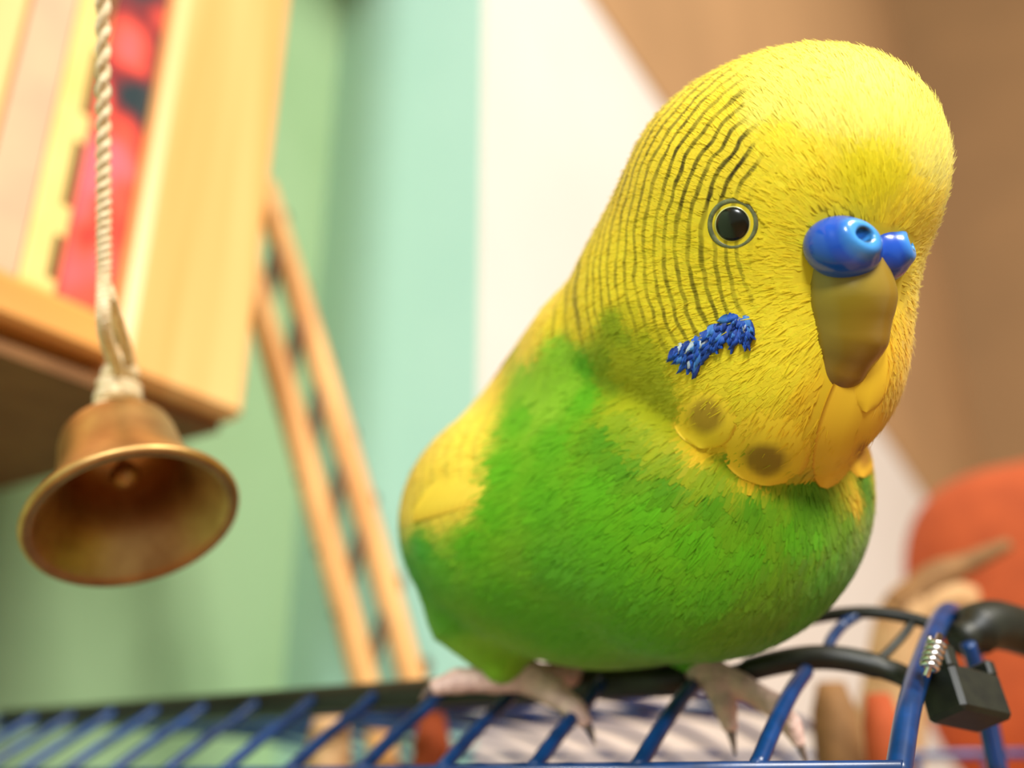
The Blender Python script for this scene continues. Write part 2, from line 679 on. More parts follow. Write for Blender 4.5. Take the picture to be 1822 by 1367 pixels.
# ------------------------------------------------------------------ bell
BD = 12.5
mouth = P(238, 925, BD)
ax_v = np.array([0.42, -0.70, -0.66])
ax_v /= np.linalg.norm(ax_v)
bell_ax = np.array([ax_v[0], ax_v[2] * CP - ax_v[1] * SP, ax_v[1] * CP + ax_v[2] * SP])   # crown -> mouth
R = 1.43
H = 1.66
crown = mouth - bell_ax * H
bell = thing('bell', 'small brass bell hanging from a pale twine', 'bell', mouth + bell_ax * 0.2)
outer = [(0.02, 0), (.50, .0), (.66, .04), (.74, .12), (.78, .26), (.81, .50), (.85, .74), (.92, .98), (1.02, 1.18),
         (1.14, 1.36), (1.26, 1.50), (1.32, 1.58), (1.33, 1.66), (1.30, 1.70)]
inner = [(1.22, 1.70), (1.18, 1.66), (1.12, 1.56), (1.02, 1.42), (.90, 1.24), (.80, 1.02), (.74, .78), (.70, .5), (.64, .28), (.5, .15), (.02, .1)]
v, f = lathe(outer + inner, crown, bell_ax, 64)
mk('bell_body', v, [q[::-1] for q in f], M['brass'], bell)
v, f = lathe([(1.27, 1.56), (1.345, 1.59), (1.365, 1.64), (1.345, 1.70), (1.27, 1.72), (1.22, 1.65), (1.27, 1.56)], crown, bell_ax, 64)
mk('rim', v, [q[::-1] for q in f], M['brass'], bell)
# clapper inside
cl = crown + bell_ax * .85
v1 = tube(np.array([crown + bell_ax * 0.1, cl]), 0.04, 8)
v2 = lathe([(0.01, -.2), (.14, -.14), (.2, 0), (.14, .14), (.01, .2)], cl, bell_ax, 16)
mk('clapper', *join([v1, v2]), M['brass'], bell)
# twine: knot over the crown then up out of the picture
top = P(182, -330, 11.3)
k0 = crown - bell_ax * .25 + UP * .6
k1 = P(186, 590, BD - 0.35)
path = catmull([crown + bell_ax * .05, k0, k1, P(185, 470, 12.1), P(184, 220, 11.9), top], 14)


def twist(path, rad, off, turns, seg=8):
    out = []
    tan = nrm(np.gradient(path, axis=0))
    u = nrm(np.cross(tan, [0.3, 1, 0.1]))
    w = np.cross(tan, u)
    L = np.linspace(0, 1, len(path))
    for s in range(2):
        a = L * turns * 2 * math.pi + s * math.pi
        p = path + off * (np.cos(a)[:, None] * u + np.sin(a)[:, None] * w)
        out.append(tube(p, rad, seg))
    return join(out)


pu = np.dot(top - CAB, -E1)
pf = CAB - E1 * pu
pf = np.array([pf[0], pf[1], top[2] - .12])
mk('peg', *tube(np.array([pf - FN * .6, top + FN * .7 - UP * .12]), .3, 12), M['pine'], cab)
fine = catmull(path, 4)
mk('twine', *twist(fine, 0.056, 0.042, 34), M['twine'], bell)
knot = []
for i in range(6):
    c = crown + (k0 - crown) * (0.15 + 0.24 * i)
    rr = (0.19, 0.25, 0.24, 0.22, 0.17, 0.10)[i]
    a = np.linspace(0, 2 * math.pi, 22)
    tilt = 0.12 * (-1) ** i
    u = nrm(np.array([1, 0.0, tilt]))
    w = nrm(np.array([0, 1.0, -tilt]))
    ring = c + rr * (np.cos(a)[:, None] * u + np.sin(a)[:, None] * w)
    knot.append(tube(ring, 0.105, 8, False))
for s in (-1, 1):
    knot.append(tube(catmull([k0 + [s * .1, -.05, 0], k0 + [s * .12, -.05, .25], k1 + [s * 0.05, 0, .35], P(185, 500, 12.15)], 6), [0.09] * 18 + [0.05], 8))
mk('knot', *join(knot), M['twine'], bell)

# ------------------------------------------------------------------ bird cage
DW = np.array([-0.82, 0.572, 0])
DW = DW / np.linalg.norm(DW)
NWc = np.array([-DW[1] * -1, -DW[0], 0])       # across the roof, away to the right
NWc = np.array([0.572, 0.82, 0]) / np.linalg.norm([0.572, 0.82])
K0 = P(1592, 1358, 9.5)
K0[2] = 0.10
SPC = 1.45


def cg(k, w, h):
    return K0 + DW * SPC * k + NWc * w + UP * h


NK = 15
WID = 13.0
ZT = -16.0
cage = thing('bird_cage', 'blue wire bird cage with dark rails under the bird', 'cage', cg(7, WID / 2, ZT - 1.6))
wr = 0.098
# long rails
mk('rail', *tube(np.array([cg(-0.05, 0, 0), cg(NK - .9, 0, 0)]), 0.085, 10), M['blue'], cage)
BARW, BARH = 2.0, 1.18
bar = catmull([cg(2.1, BARW, BARH), cg(6, BARW, BARH + .02), cg(NK - .9, BARW, BARH)], 10)
mk('rail', *tube(bar, 0.23, 12), M['black'], cage)
mk('rail', *tube(np.array([cg(0, WID, 0.4), cg(NK - .9, WID, .4)]), 0.09, 10), M['blue'], cage)
mk('rail', *tube(np.array([cg(4.5, 3.3, 1.22), cg(NK - .9, 3.3, 1.22)]), 0.22, 10), M['blue'], cage)
mk('rail', *tube(np.array([cg(3, 6.5, 1.1), cg(NK - .9, 6.5, 1.1)]), 0.09, 10), M['blue'], cage)
# roof wires
for k in range(1, NK):
    if k < 3:
        pts = catmull([cg(k, 0, 0), cg(k, 0.7, .48), cg(k, 1.4, .9), cg(k, BARW, BARH)], 6)
    else:
        pts = catmull([cg(k, 0, 0), cg(k, 0.7, .48), cg(k, 1.4, .9), cg(k, BARW, BARH + .05), cg(k, 3.2, 1.25), cg(k, 6.5, 1.15), cg(k, 10, 1.0), cg(k, WID, .4)], 6)
    mk('roof_wire', *tube(pts, wr, 8), M['blue'], cage)
# end hoop
hp = catmull([cg(0, 0, -.1), cg(0, .9, .62), cg(0, 2, 1.25), cg(0, 3.1, 1.78), cg(0, 3.9, 2.05), cg(0, 4.5, 2.02), cg(0, 5.05, 1.65),
              cg(0, 5.4, 1.0), cg(0, 5.5, .2), cg(0, 5.5, -3), cg(0, 5.5, ZT)], 8)
mk('hoop', *tube(hp, 0.13, 12), M['blue'], cage)
# side walls and tray (below the picture)
for k in range(0, NK):
    mk('wall_wire', *tube(np.array([cg(k, 0, 0), cg(k, 0, ZT)]), wr, 6), M['blue'], cage)
    mk('wall_wire', *tube(np.array([cg(k, WID, .4), cg(k, WID, ZT)]), wr, 6), M['blue'], cage)
v, f = obox(cg((NK - 1) / 2, WID / 2, ZT - .8), [DW, NWc, UP], (NK * SPC / 2, WID / 2 + .6, .8), .2)
mk('tray', v, f, M['blue'], cage, False)
# open roof hatch: two bent bars with links, at the right
hatch_hi = Pv([(1255, 1175, 13.6), (1300, 1148, 13.5), (1380, 1118, 13.4), (1470, 1096, 13.3), (1545, 1090, 13.1), (1610, 1098, 12.9), (1660, 1112, 12.7)])
mk('hatch_bar', *tube(catmull(hatch_hi, 6), 0.085, 10), M['black'], cage)
hatch_lo = Pv([(1235, 1215, 13.0), (1310, 1198, 12.8), (1380, 1180, 12.6), (1450, 1170, 12.5), (1520, 1176, 12.4), (1590, 1196, 12.2), (1622, 1212, 12.0)])
mk('hatch_bar', *tube(catmull(hatch_lo, 6), [0.12] * 8 + [0.16] * 20 + [0.14] * 9, 10), M['black'], cage)
mk('hatch_link', *tube(catmull(Pv([(1470, 1168, 12.55), (1478, 1140, 12.8), (1500, 1112, 13.1), (1530, 1092, 13.15)]), 6), 0.075, 8), M['blue'], cage)
mk('hatch_link', *tube(catmull(Pv([(1560, 1180, 12.35), (1590, 1150, 12.6), (1612, 1125, 12.75), (1625, 1103, 12.85)]), 6), 0.06, 8), M['black'], cage)
a = np.linspace(0, 2 * math.pi, 25)
rc = P(1348, 1132, 13.4)
rt = nrm(P(1385, 1116, 13.4) - P(1300, 1148, 13.5))
ru = nrm(np.cross(rt, [0, 1, 0]))
rw = np.cross(rt, ru)
sl = [tube(rc + rt * s + 0.11 * (np.cos(a)[:, None] * ru + np.sin(a)[:, None] * rw), 0.045, 8, False) for s in (-.16, 0, .16)]
mk('ring', *join(sl), M['steel'], cage)

# black clip with its spring
clip = thing('perch_clip', 'black plastic clip with a bright steel spring on the cage hoop', 'clip', P(1715, 1290, 10.9))
cx = nrm(P(1780, 1215, 11.3) - P(1655, 1185, 10.9))
cz = nrm(np.array([-0.12, 0.25, 1.0]) - cx * np.dot([-0.12, 0.25, 1.0], cx))
cy = np.cross(cz, cx)
cc = P(1715, 1243, 11.1)
mk('clip_body', *obox(cc, [cx, cy, cz], (.40, .28, .27), .05), M['black'], clip, False)
mk('clip_jaw', *obox(cc + cz * .36 - cx * .32, [cx, cy, cz], (.09, .27, .14), .03), M['black'], clip, False)
mk('clip_jaw', *obox(cc + cz * .33 + cx * .33, [cx, cy, cz], (.07, .27, .10), .03), M['black'], clip, False)
mk('clip_bridge', *obox(cc + cz * .33 + cy * .22, [cx, cy, cz], (.30, .05, .09), .03), M['black'], clip, False)
sa, sb = P(1652, 1190, 10.55), P(1668, 1142, 10.75)
tt = np.linspace(0, 1, 90)
sd = nrm(sb - sa)
su = nrm(np.cross(sd, [0, 1, 0]))
sw_ = np.cross(sd, su)
ang = tt * 5 * 2 * math.pi
spath = sa + (sb - sa) * tt[:, None] + 0.085 * (np.cos(ang)[:, None] * su + np.sin(ang)[:, None] * sw_)
mk('spring', *tube(spath, 0.03, 8), M['steel'], clip)
mk('spring_pin', *tube(np.array([sa - sd * .1, sb + sd * .1]), 0.035, 8), M['steel'], clip)
# black rod passing behind the hoop to the right
rod = tube(catmull(Pv([(1705, 1140, 12.6), (1760, 1112, 12.9), (1830, 1128, 13.3), (1960, 1180, 14)]), 8), [0.22] * 4 + [.33] * 17 + [.3] * 4, 14)
mk('perch_rod', *rod, M['black'], clip)
mk('stem', *tube(catmull(Pv([(1722, 1145, 12.2), (1735, 1190, 12.2), (1748, 1260, 12.2), (1772, 1375, 12.2)]), 6), .095, 8), M['blue'], clip)

# table under the cage, and the sideboard beyond it
def furniture(name, label, cat, c, half, ztop, mat):
    t = thing(name, label, cat, [c[0], c[1], ZF])
    v, f = obox(np.array([c[0], c[1], ztop - 1.0]), [E2, E1, UP], (half[0], half[1], 1.0), .2)
    mk('table_top', v, f, mat, t, False)
    for s1 in (-1, 1):
        for s2 in (-1, 1):
            q = np.array([c[0], c[1], 0]) + E2 * (half[0] - 2) * s1 + E1 * (half[1] - 2) * s2
            v, f = obox(np.array([q[0], q[1], (ZF + ztop - 2) / 2]), [E2, E1, UP], (1.2, 1.2, (ztop - 2 - ZF) / 2), .2)
            mk('leg', v, f, mat, t, False)
    return t


def plan(e1, e2):
    return E1 * e1 + E2 * e2


ZTAB = ZT - 1.6 + K0[2]
furniture('side_table', 'wooden side table under the bird cage', 'table', plan(16.6, 6.5), (18.0, 8.2), ZTAB, M['table'])
furniture('sideboard', 'low wooden sideboard under the orange cushion', 'sideboard', plan(38, 0), (15, 11), -1.25, M['table'])

# ------------------------------------------------------------------ ladder
lad = thing('bird_ladder', 'small wooden bird ladder leaning below the pine cabinet', 'ladder', P(690, 1330, 27.5))
r1a, r1b = P(468, 330, 29.0), P(770, 1340, 26.5)
r2a, r2b = P(430, 440, 27.5), P(692, 1380, 25.4)
mk('rail', *tube(catmull([r1a, (r1a + r1b) / 2 + [.12, 0, 0], r1b], 8), 0.37, 10), M['ladder'], lad)
mk('rail', *tube(catmull([r2a, (r2a + r2b) / 2 + [.1, 0, 0], r2b], 8), 0.37, 10), M['ladder'], lad)
for i, t in enumerate((0.10, 0.235, 0.37, 0.505, 0.62, 0.76, 0.90)):
    a_ = r1a + (r1b - r1a) * t
    ts = t + (0.075 if i else 0.05)
    b_ = r2a + (r2b - r2a) * ts
    d_ = nrm(a_ - b_)
    mk('rung', *tube(np.array([b_ - d_ * .35, b_ + d_ * .2, (a_ + b_) / 2, a_ - d_ * .2, a_ + d_ * 0.85, a_ + d_ * 1.0]), [.2, .2, .2, .2, .2, .12], 10), M['rung'], lad)

# ------------------------------------------------------------------ the bird
HC = P(1365, 380, 10.7)
PRIM = [
    # (kind, data, blend)
    ('e', HC, (1.64, 1.62, 1.66)),
    ('e', P(1472, 288, 10.15), (1.16, 1.12, 1.12)),
    ('e', P(1395, 590, 10.55), (1.28, 1.25, 1.36)),
    ('e', P(1235, 560, 11.4), (1.50, 1.50, 1.55)),
    ('e', P(1375, 680, 10.5), (1.08, 1.0, 1.02)),
    ('e', P(1222, 870, 12.1), (2.24, 2.05, 2.10)),
    ('e', P(1090, 1035, 12.9), (1.35, 1.2, 1.12)),
    ('e', P(965, 935, 13.5), (2.00, 2.3, 1.72)),
    ('e', P(900, 930, 15.2), (1.5, 1.9, 1.35)),
]
AX_BODY = nrm(P(1222, 860, 11.9) - P(900, 930, 15.2))
BR = nrm(np.cross(AX_BODY, UP))                 # one side of the body
BC = P(1222, 860, 11.9)


def mirror_body(p):
    return p - 2 * np.dot(p - BC, BR) * BR


WA, WB = P(1078, 640, 12.1), P(790, 925, 16.0)
WA2, WB2 = mirror_body(WA), mirror_body(WB)
TH1 = (P(845, 1095, 13.5), P(893, 1178, 13.3))
TH2 = (P(1215, 1085, 13.2), P(1238, 1160, 13.0))


def bird_sdf(p):
    hd = bd = None
    for i, (k, c, r) in enumerate(PRIM):
        e = s_ell(p, c, None, r)
        if i < 5:
            hd = e if hd is None else smin(hd, e, 0.55)
        else:
            bd = e if bd is None else smin(bd, e, 0.55)
    d = smin(hd, bd, 0.20)
    d = smin(d, s_cone(p, WA, WB, 1.02, .62), 0.35)
    d = smin(d, s_cone(p, WA2, WB2, 1.02, .62), 0.35)
    d = smin(d, s_cone(p, TH1[0], TH1[1], .62, .30), 0.4)
    d = smin(d, s_cone(p, TH2[0], TH2[1], .55, .28), 0.4)
    return d


H0 = raymarch(bird_sdf, [1549], [448])[0][0]
Fh = nrm(H0 - HC)
_y = math.radians(17)
_s = nrm(np.cross(Fh, np.array([0, -SP, CP])))
Fh = nrm(Fh * math.cos(_y) - _s * math.sin(_y))     # the face looks a little further to the right
UPV = np.array([0, -SP, CP])                    # up as the lens sees it, for the tilt of the head
Uh = nrm(UPV - Fh * np.dot(UPV, Fh))
Rh = nrm(np.cross(Uh, Fh))                      # towards the bird's right (viewer's left)
if Rh[0] > 0:
    Rh = -Rh
print('head: F', Fh, 'R', Rh)


def mirror_head(p):
    return p - 2 * ((p - HC) @ Rh)[..., None] * Rh


def HL(f, u, r, o=None):
    return (H0 if o is None else o) + Fh * f + Uh * u + Rh * r


# colour control points: pixel on the bird -> coat colour (crown light and crease shade included) and barring strength
YEL = lin(253, 228, 48)
YEL_LIT = lin(244, 232, 104)  # light falling on the crown, put into the yellow
BRT = lin(238, 222, 24)
OLV = lin(246, 220, 50)
ORY = lin(248, 206, 40)
GRN = lin(104, 186, 16)
LGR = lin(150, 206, 44)
GRN_SHADE = lin(94, 160, 12)  # shade in the crease under the head, put into the green
TGR = lin(80, 182, 28)
YGR = lin(186, 190, 20)
WYE = lin(252, 222, 74)
CT = []


def pts(col, s, *l):
    for q in l:
        CT.append((q[0], q[1], col, s))


pts(YEL_LIT, 0, (1400, 160), (1480, 135), (1570, 165), (1625, 220), (1650, 290), (1460, 210), (1370, 200), (1540, 220))
pts(BRT, 0, (1540, 310), (1580, 330))
pts(YEL, 0, (1440, 290), (1390, 260), (1380, 330), (1440, 350), (1620, 370), (1390, 420), (1380, 470), (1400, 540), (1360, 390))
pts(YEL, 0, (1400, 600), (1350, 620), (1340, 680), (1400, 670), (1250, 690), (1230, 650), (1370, 520), (1360, 570))
pts(ORY, 0, (1450, 700), (1400, 770), (1300, 780), (1350, 840), (1550, 760), (1500, 820), (1580, 640), (1230, 770), (1260, 800), (1450, 800))
pts(OLV, 1.0, (1325, 320), (1310, 270), (1290, 330), (1265, 290), (1240, 330), (1230, 260))
pts(OLV, .7, (1290, 210), (1200, 260), (1190, 330), (1150, 330), (1130, 280), (1110, 370))
pts(YEL, .5, (1190, 420), (1230, 440), (1160, 450), (1120, 430), (1080, 480), (1100, 520), (1150, 500))
pts(YEL, .75, (1240, 490), (1280, 480), (1310, 490), (1330, 530), (1290, 530), (1240, 540), (1200, 500), (1250, 570), (1200, 560), (1170, 550))
pts(YEL, .6, (1030, 520), (1040, 570), (1060, 550), (1010, 560))
pts(lin(222, 206, 30), .35, (1140, 570), (1180, 595))
pts(lin(160, 178, 18), .12, (1100, 575), (1120, 600))
pts(YGR, 0, (1110, 650), (1140, 690), (1170, 740), (1150, 640), (1190, 690), (1195, 780), (1125, 625), (1165, 605), (1175, 655), (1200, 735), (1125, 720), (1160, 710))
pts(lin(150, 176, 16), 0, (1085, 640), (1100, 690), (1120, 745), (1155, 780), (1200, 815), (1270, 845))
pts(GRN, 0, (1050, 650), (1058, 710))
pts(GRN_SHADE, 0, (1090, 775), (1130, 820), (1200, 855), (1280, 880), (1350, 890), (1440, 880), (1530, 850))
pts(LGR, 0, (1010, 625), (960, 680), (1000, 700), (1030, 670))
pts(GRN, 0, (940, 740), (1000, 780), (910, 830), (890, 900), (980, 880), (1080, 860), (1170, 900), (1080, 950), (1000, 1000), (850, 960),
    (900, 1050), (780, 1000), (1250, 950), (1350, 970), (1450, 950), (1150, 1050), (1280, 1050), (1000, 1110), (1150, 1130), (800, 1100), (1100, 1010))
pts(lin(120, 170, 14), 0, (1500, 920), (1540, 880), (1400, 1020), (1460, 970), (1330, 1080))
pts(TGR, 0, (735, 1010), (725, 1050), (760, 970))
pts(LGR, 0, (850, 1170), (880, 1190), (860, 1150))
pts(WYE, .10, (985, 545), (960, 590), (920, 600), (900, 640), (880, 700), (850, 680))
pts(WYE, .16, (830, 740), (850, 780), (800, 780), (820, 830), (780, 830), (760, 880), (800, 880), (740, 890), (835, 880), (840, 840))
cpx = np.array([c[0] for c in CT])
cpy = np.array([c[1] for c in CT])
hp_, ok_ = raymarch(bird_sdf, cpx, cpy)
print('control points off the bird:', [(int(a), int(b)) for a, b, o in zip(cpx, cpy, ok_) if not o])
ccol = np.array([c[2] for c in CT])
cstr = np.array([c[3] for c in CT])
hp_, ccol, cstr, cpx, cpy = hp_[ok_], ccol[ok_], cstr[ok_], cpx[ok_], cpy[ok_]
is_head = (cpy < 800) & (cpx > 1000)
mir = np.where(is_head[:, None], mirror_head(hp_), hp_ - 2 * ((hp_ - BC) @ BR)[:, None] * BR)
extra_p = np.array([P(1150, 420, 12.6), P(1000, 700, 14.8), P(950, 850, 16.5), P(1000, 1050, 15.2)])
extra_c = np.array([OLV, WYE, WYE, GRN])
extra_s = np.array([.7, .3, .3, 0])
CPT = np.vstack([hp_, mir, extra_p])
CCL = np.vstack([ccol, ccol, extra_c])
CST = np.concatenate([cstr, cstr, extra_s])


def coat_colour(p):
    out_c = np.empty((len(p), 3))
    out_s = np.empty(len(p))
    for i in range(0, len(p), 20000):
        q = p[i:i + 20000]
        d2 = ((q[:, None, :] - CPT[None]) ** 2).sum(-1) + 0.004
        w = d2 ** -2.1
        w /= w.sum(1, keepdims=True)
        out_c[i:i + 20000] = w @ CCL
        out_s[i:i + 20000] = w @ CST
    return out_c, out_s


PH0 = HL(-0.1, 0.05, 0)


def phase(p):
    D = np.linalg.norm(p - PH0, axis=-1)
    return np.where(D < 3.0, D / 0.118, 3.0 / 0.118 + (D - 3.0) / 0.24)


FLOWC = HL(0.35, -0.1, 0)


def flow(p, n):
    r = nrm(p - FLOWC)
    D = np.linalg.norm(p - FLOWC, axis=-1)
    back = nrm(-AX_BODY + np.array([0, 0, -0.35]))
    w = np.clip((D - 2.6) / 3.0, 0, 1)[:, None]
    v = r * (1 - w) + back * w
    v = v - n * (v * n).sum(-1, keepdims=True)
    return nrm(v)


bird = thing('budgerigar', 'green and yellow budgerigar with a blue cere perched on the cage', 'bird', cg(3, BARW, BARH))
lo = np.array([-2.6, 6.4, -1.6])
hi = np.array([6.2, 20.0, 9.0])
bv, bf = surface_nets(bird_sdf, lo, hi, 0.07)
print('body', len(bv), bv.min(0), bv.max(0))
bc, bs = coat_colour(bv)
mk('body', bv, bf, M['feather'], bird, True, {'Col': bc, 'phase': phase(bv), 'stripe': bs})

# eye positions
EP = raymarch(bird_sdf, [1303], [399])[0]
EN = grad(bird_sdf, EP)
EP2 = mirror_head(EP)
EP2 = EP2 - bird_sdf(EP2)[:, None] * grad(bird_sdf, EP2)
EN2 = grad(bird_sdf, EP2)


def feathers(N, sel, length, width, lift, jit, seed, tipdark=0.0, density_fn=None):
    r = np.random.default_rng(seed)
    tri = np.vstack([bf[:, [0, 1, 2]], bf[:, [0, 2, 3]]])
    a, b, c = bv[tri[:, 0]], bv[tri[:, 1]], bv[tri[:, 2]]
    ar = np.linalg.norm(np.cross(b - a, c - a), axis=1)
    cen = (a + b + c) / 3
    ar = ar * sel(cen)
    idx = r.choice(len(tri), N, p=ar / ar.sum())
    u, v = r.random(N), r.random(N)
    m = u + v > 1
    u[m], v[m] = 1 - u[m], 1 - v[m]
    p = a[idx] + (b - a)[idx] * u[:, None] + (c - a)[idx] * v[:, None]
    dmin = np.minimum(np.linalg.norm(p - EP[0], axis=1), np.linalg.norm(p - EP2[0], axis=1))
    dc = p - H0
    lf, lu, lr = dc @ Fh, dc @ Uh, dc @ Rh
    keep = (dmin > 0.26) & ~((np.abs(lr) < 0.50) & (lu < 0.24) & (lu > -0.42) & (lf > -0.8)) & ~((np.abs(lr) < 0.30) & (lu <= -.3) & (lu > -1.6) & (lf > -.9))
    p = p[keep]
    N = len(p)
    n = grad(bird_sdf, p)
    t = flow(p, n)
    t = nrm(t + jit * r.normal(size=(N, 3)))
    t = nrm(t - n * (t * n).sum(-1, keepdims=True))
    s = np.cross(n, t)
    L = length(p) * r.uniform(.75, 1.25, N)
    W = width(p) * r.uniform(.8, 1.2, N)
    lf_ = lift * L * r.uniform(.4, 1.5, N)

    def surf(q, off):
        g = grad(bird_sdf, q)
        return q + (off - bird_sdf(q))[:, None] * g
    p0 = surf(p, np.full(N, -0.01))
    p1 = surf(p + t * (L * .5)[:, None], 0.012 + lf_ * .45)
    p2 = surf(p + t * L[:, None], 0.012 + lf_)
    ok = np.minimum(np.linalg.norm(p2 - EP[0], axis=1), np.linalg.norm(p2 - EP2[0], axis=1)) > .25
    ok &= np.minimum(np.linalg.norm(p1 - EP[0], axis=1), np.linalg.norm(p1 - EP2[0], axis=1)) > .25
    p, p0, p1, p2, s, W, t, L, n = p[ok], p0[ok], p1[ok], p2[ok], s[ok], W[ok], t[ok], L[ok], n[ok]
    N = len(p)
    V = np.stack([p0 - s * (W * .35)[:, None], p0 + s * (W * .35)[:, None],
                  p1 - s * (W * .5)[:, None], p1 + s * (W * .5)[:, None],
                  p2 - s * (W * .12)[:, None], p2 + s * (W * .12)[:, None]], 1).reshape(-1, 3)
    base = np.arange(N)[:, None] * 6
    F = np.vstack([base + np.array([0, 2, 3, 1]), base + np.array([2, 4, 5, 3])])
    col, st = coat_colour(p + t * (L * .3)[:, None])
    col = col * r.uniform(.95, 1.05, N)[:, None]
    col = np.clip(np.repeat(col, 6, 0), 0, .98)
    st = np.repeat(st, 6)
    nn = grad(bird_sdf, V)
    # surface normal, leaned a little with each feather so the coat keeps some relief
    lean = np.repeat(r.normal(size=(N, 3)) * .05, 6, 0)
    nn = nrm(nn + lean)
    return V, F, {'Col': col, 'phase': phase(V), 'stripe': st}, nn


def headness(p):
    D = np.linalg.norm(p - HC, axis=1)
    return np.clip((3.1 - D) / 1.0, 0, 1)


def wingness(p):
    d = np.minimum(s_cone(p, WA, WB, 1.02, .62), s_cone(p, WA2, WB2, 1.02, .62))
    return np.clip(1 - d / .15, 0, 1)


plum = []
V, F, A, nn = feathers(62000, lambda p: 0.55 + 1.3 * headness(p),
                       lambda p: .36 - .17 * headness(p) + .15 * wingness(p),
                       lambda p: .12 - .04 * headness(p) + .08 * wingness(p), .026, .10, 3)
o = mk('contour_feathers', V, F, M['feather'], bird, True, A, nn)
o['kind'] = 'stuff'
# fine barbs: narrow hair-like blades, a little lighter
V, F, A, nn = feathers(60000, lambda p: 0.6 + 1.2 * headness(p),
                       lambda p: .34 - .14 * headness(p), lambda p: .022 - .008 * headness(p), .038, .10, 5)
A['Col'] = np.clip(A['Col'] * 1.06, 0, .98)
o = mk('feather_barbs', V, F, M['feather'], bird, True, A, nn)
o['kind'] = 'stuff'

# downy fringe that stands off the crown and cheeks
V, F, A, nn = feathers(8000, lambda p: 0.12 + headness(p), lambda p: .25 - .06 * headness(p), lambda p: .016, .14, .18, 9)
o = mk('down_fringe', V, F, M['feather'], bird, True, A, nn)
o['kind'] = 'stuff'

# --- eyes
M['eye_ring'] = noisy('eye_ring_skin', lin(92, 100, 66), lin(126, 128, 88), 1500, 0.4)
M['iris'] = principled('pale_iris', lin(206, 204, 140), 0.3)
M['pupil'] = principled('dark_pupil', lin(16, 20, 8), 0.22)
for c, n in ((EP[0], EN[0]), (EP2[0], EN2[0])):
    b0 = c - n * 0.07
    ringp = [(0.262, -.08), (.260, .02), (.25, .052), (.235, .066), (.214, .068), (.198, .056), (.190, .02)]
    e = mk('eye', *lathe(ringp, b0, n, 40), M['eye_ring'], bird)
    dome = [(0.198 * math.cos(t), 0.02 + 0.085 * math.sin(t)) for t in np.linspace(0, math.pi / 2 - .02, 12)]
    mk('iris', *lathe(dome, b0, n, 40), M['iris'], e)
    dome = [(0.165 * math.cos(t), 0.058 + 0.07 * math.sin(t)) for t in np.linspace(0, math.pi / 2 - .02, 12)]
    mk('pupil', *lathe(dome, b0, n, 40), M['pupil'], e)

# --- cere: two swollen lobes with a nostril each
CO = HL(-.02, 0, 0)
AXH = [Fh, Uh, Rh]


def lobes(p):
    d = None
    for s in (-1, 1):
        a = nrm(Fh * .92 + Rh * s * .38)
        b = nrm(np.cross(a, Uh))
        e = s_ell(p, CO + Rh * s * .33 - Fh * .08 - Uh * .02, [a, Uh, b], (.32, .30, .39))
        d = e if d is None else smin(d, e, .06)
    return d


nost, nosn = [], []
for s in (-1, 1):
    q = (CO + Rh * s * .45 + Fh * .20 + Uh * .20)[None]
    for _ in range(4):
        q = q - lobes(q)[:, None] * grad(lobes, q)
    nost.append(q[0])
    nosn.append(grad(lobes, q)[0])


def cere_sdf(p):
    d = lobes(p)
    for c_, n_ in zip(nost, nosn):
        q = p - c_
        h = q @ n_
        v_ = q - h[:, None] * n_
        rr = np.sqrt((v_ @ Rh) ** 2 + (v_ @ Uh) ** 2 * 2.2)
        tor = np.sqrt((rr - .14) ** 2 + (h + .055) ** 2) - .04
        d = smin(d, tor, .10)
        e2_ = nrm(np.cross(n_, Rh))
        hole = s_ell(p, c_ + n_ * .02, [n_, e2_, np.cross(n_, e2_)], (.16, .06, .10))
        d = -smin(-d, hole, .03)
    return d


cv, cf = surface_nets(cere_sdf, CO - 1.0, CO + 1.0, 0.022)
dn = np.minimum(*[np.linalg.norm((cv - k) * 1.0, axis=1) for k in nost])
w1 = np.clip((.27 - dn) / .14, 0, 1)[:, None]
w2 = np.clip((.105 - dn) / .03, 0, 1)[:, None]
ccl = np.array(lin(16, 78, 186)) * (1 - w1) + np.array(lin(74, 160, 232)) * w1
ccl = ccl * (1 - w2) + np.array(lin(14, 24, 14)) * w2
mk('cere', cv, cf, M['cere'], bird, True, {'Col': ccl})

# --- beak
UB = [(-.32, -.18, .46), (-.08, -.50, .45), (.04, -.82, .38), (.05, -1.14, .28), (-.03, -1.48, .16), (-.16, -1.80, .04)]


def beak_sdf(p):
    d = None
    q = p - H0
    # narrow the beak sideways a little towards the culmen ridge
    for (f0, u0, r0), (f1, u1, r1) in zip(UB[:-1], UB[1:]):
        e = s_cone(p, HL(f0, u0, 0), HL(f1, u1, 0), r0, r1)
        d = e if d is None else smin(d, e, .08)
    return d


kv, kf = surface_nets(beak_sdf, H0 - 2.2, H0 + 1.6, 0.035)
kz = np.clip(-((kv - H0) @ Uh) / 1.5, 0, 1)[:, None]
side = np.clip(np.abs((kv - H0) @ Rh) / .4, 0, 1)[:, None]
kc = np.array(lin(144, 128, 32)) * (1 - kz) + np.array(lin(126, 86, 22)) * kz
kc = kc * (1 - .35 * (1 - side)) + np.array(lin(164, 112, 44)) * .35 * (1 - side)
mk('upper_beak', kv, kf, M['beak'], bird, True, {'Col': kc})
LBK = [(-.45, -1.05, .30), (-.24, -1.35, .26), (-.20, -1.58, .14)]


def lower_sdf(p):
    return smin(s_cone(p, HL(*LBK[0][:2], 0), HL(*LBK[1][:2], 0), LBK[0][2], LBK[1][2]),
                s_cone(p, HL(*LBK[1][:2], 0), HL(*LBK[2][:2], 0), LBK[1][2], LBK[2][2]), .05)


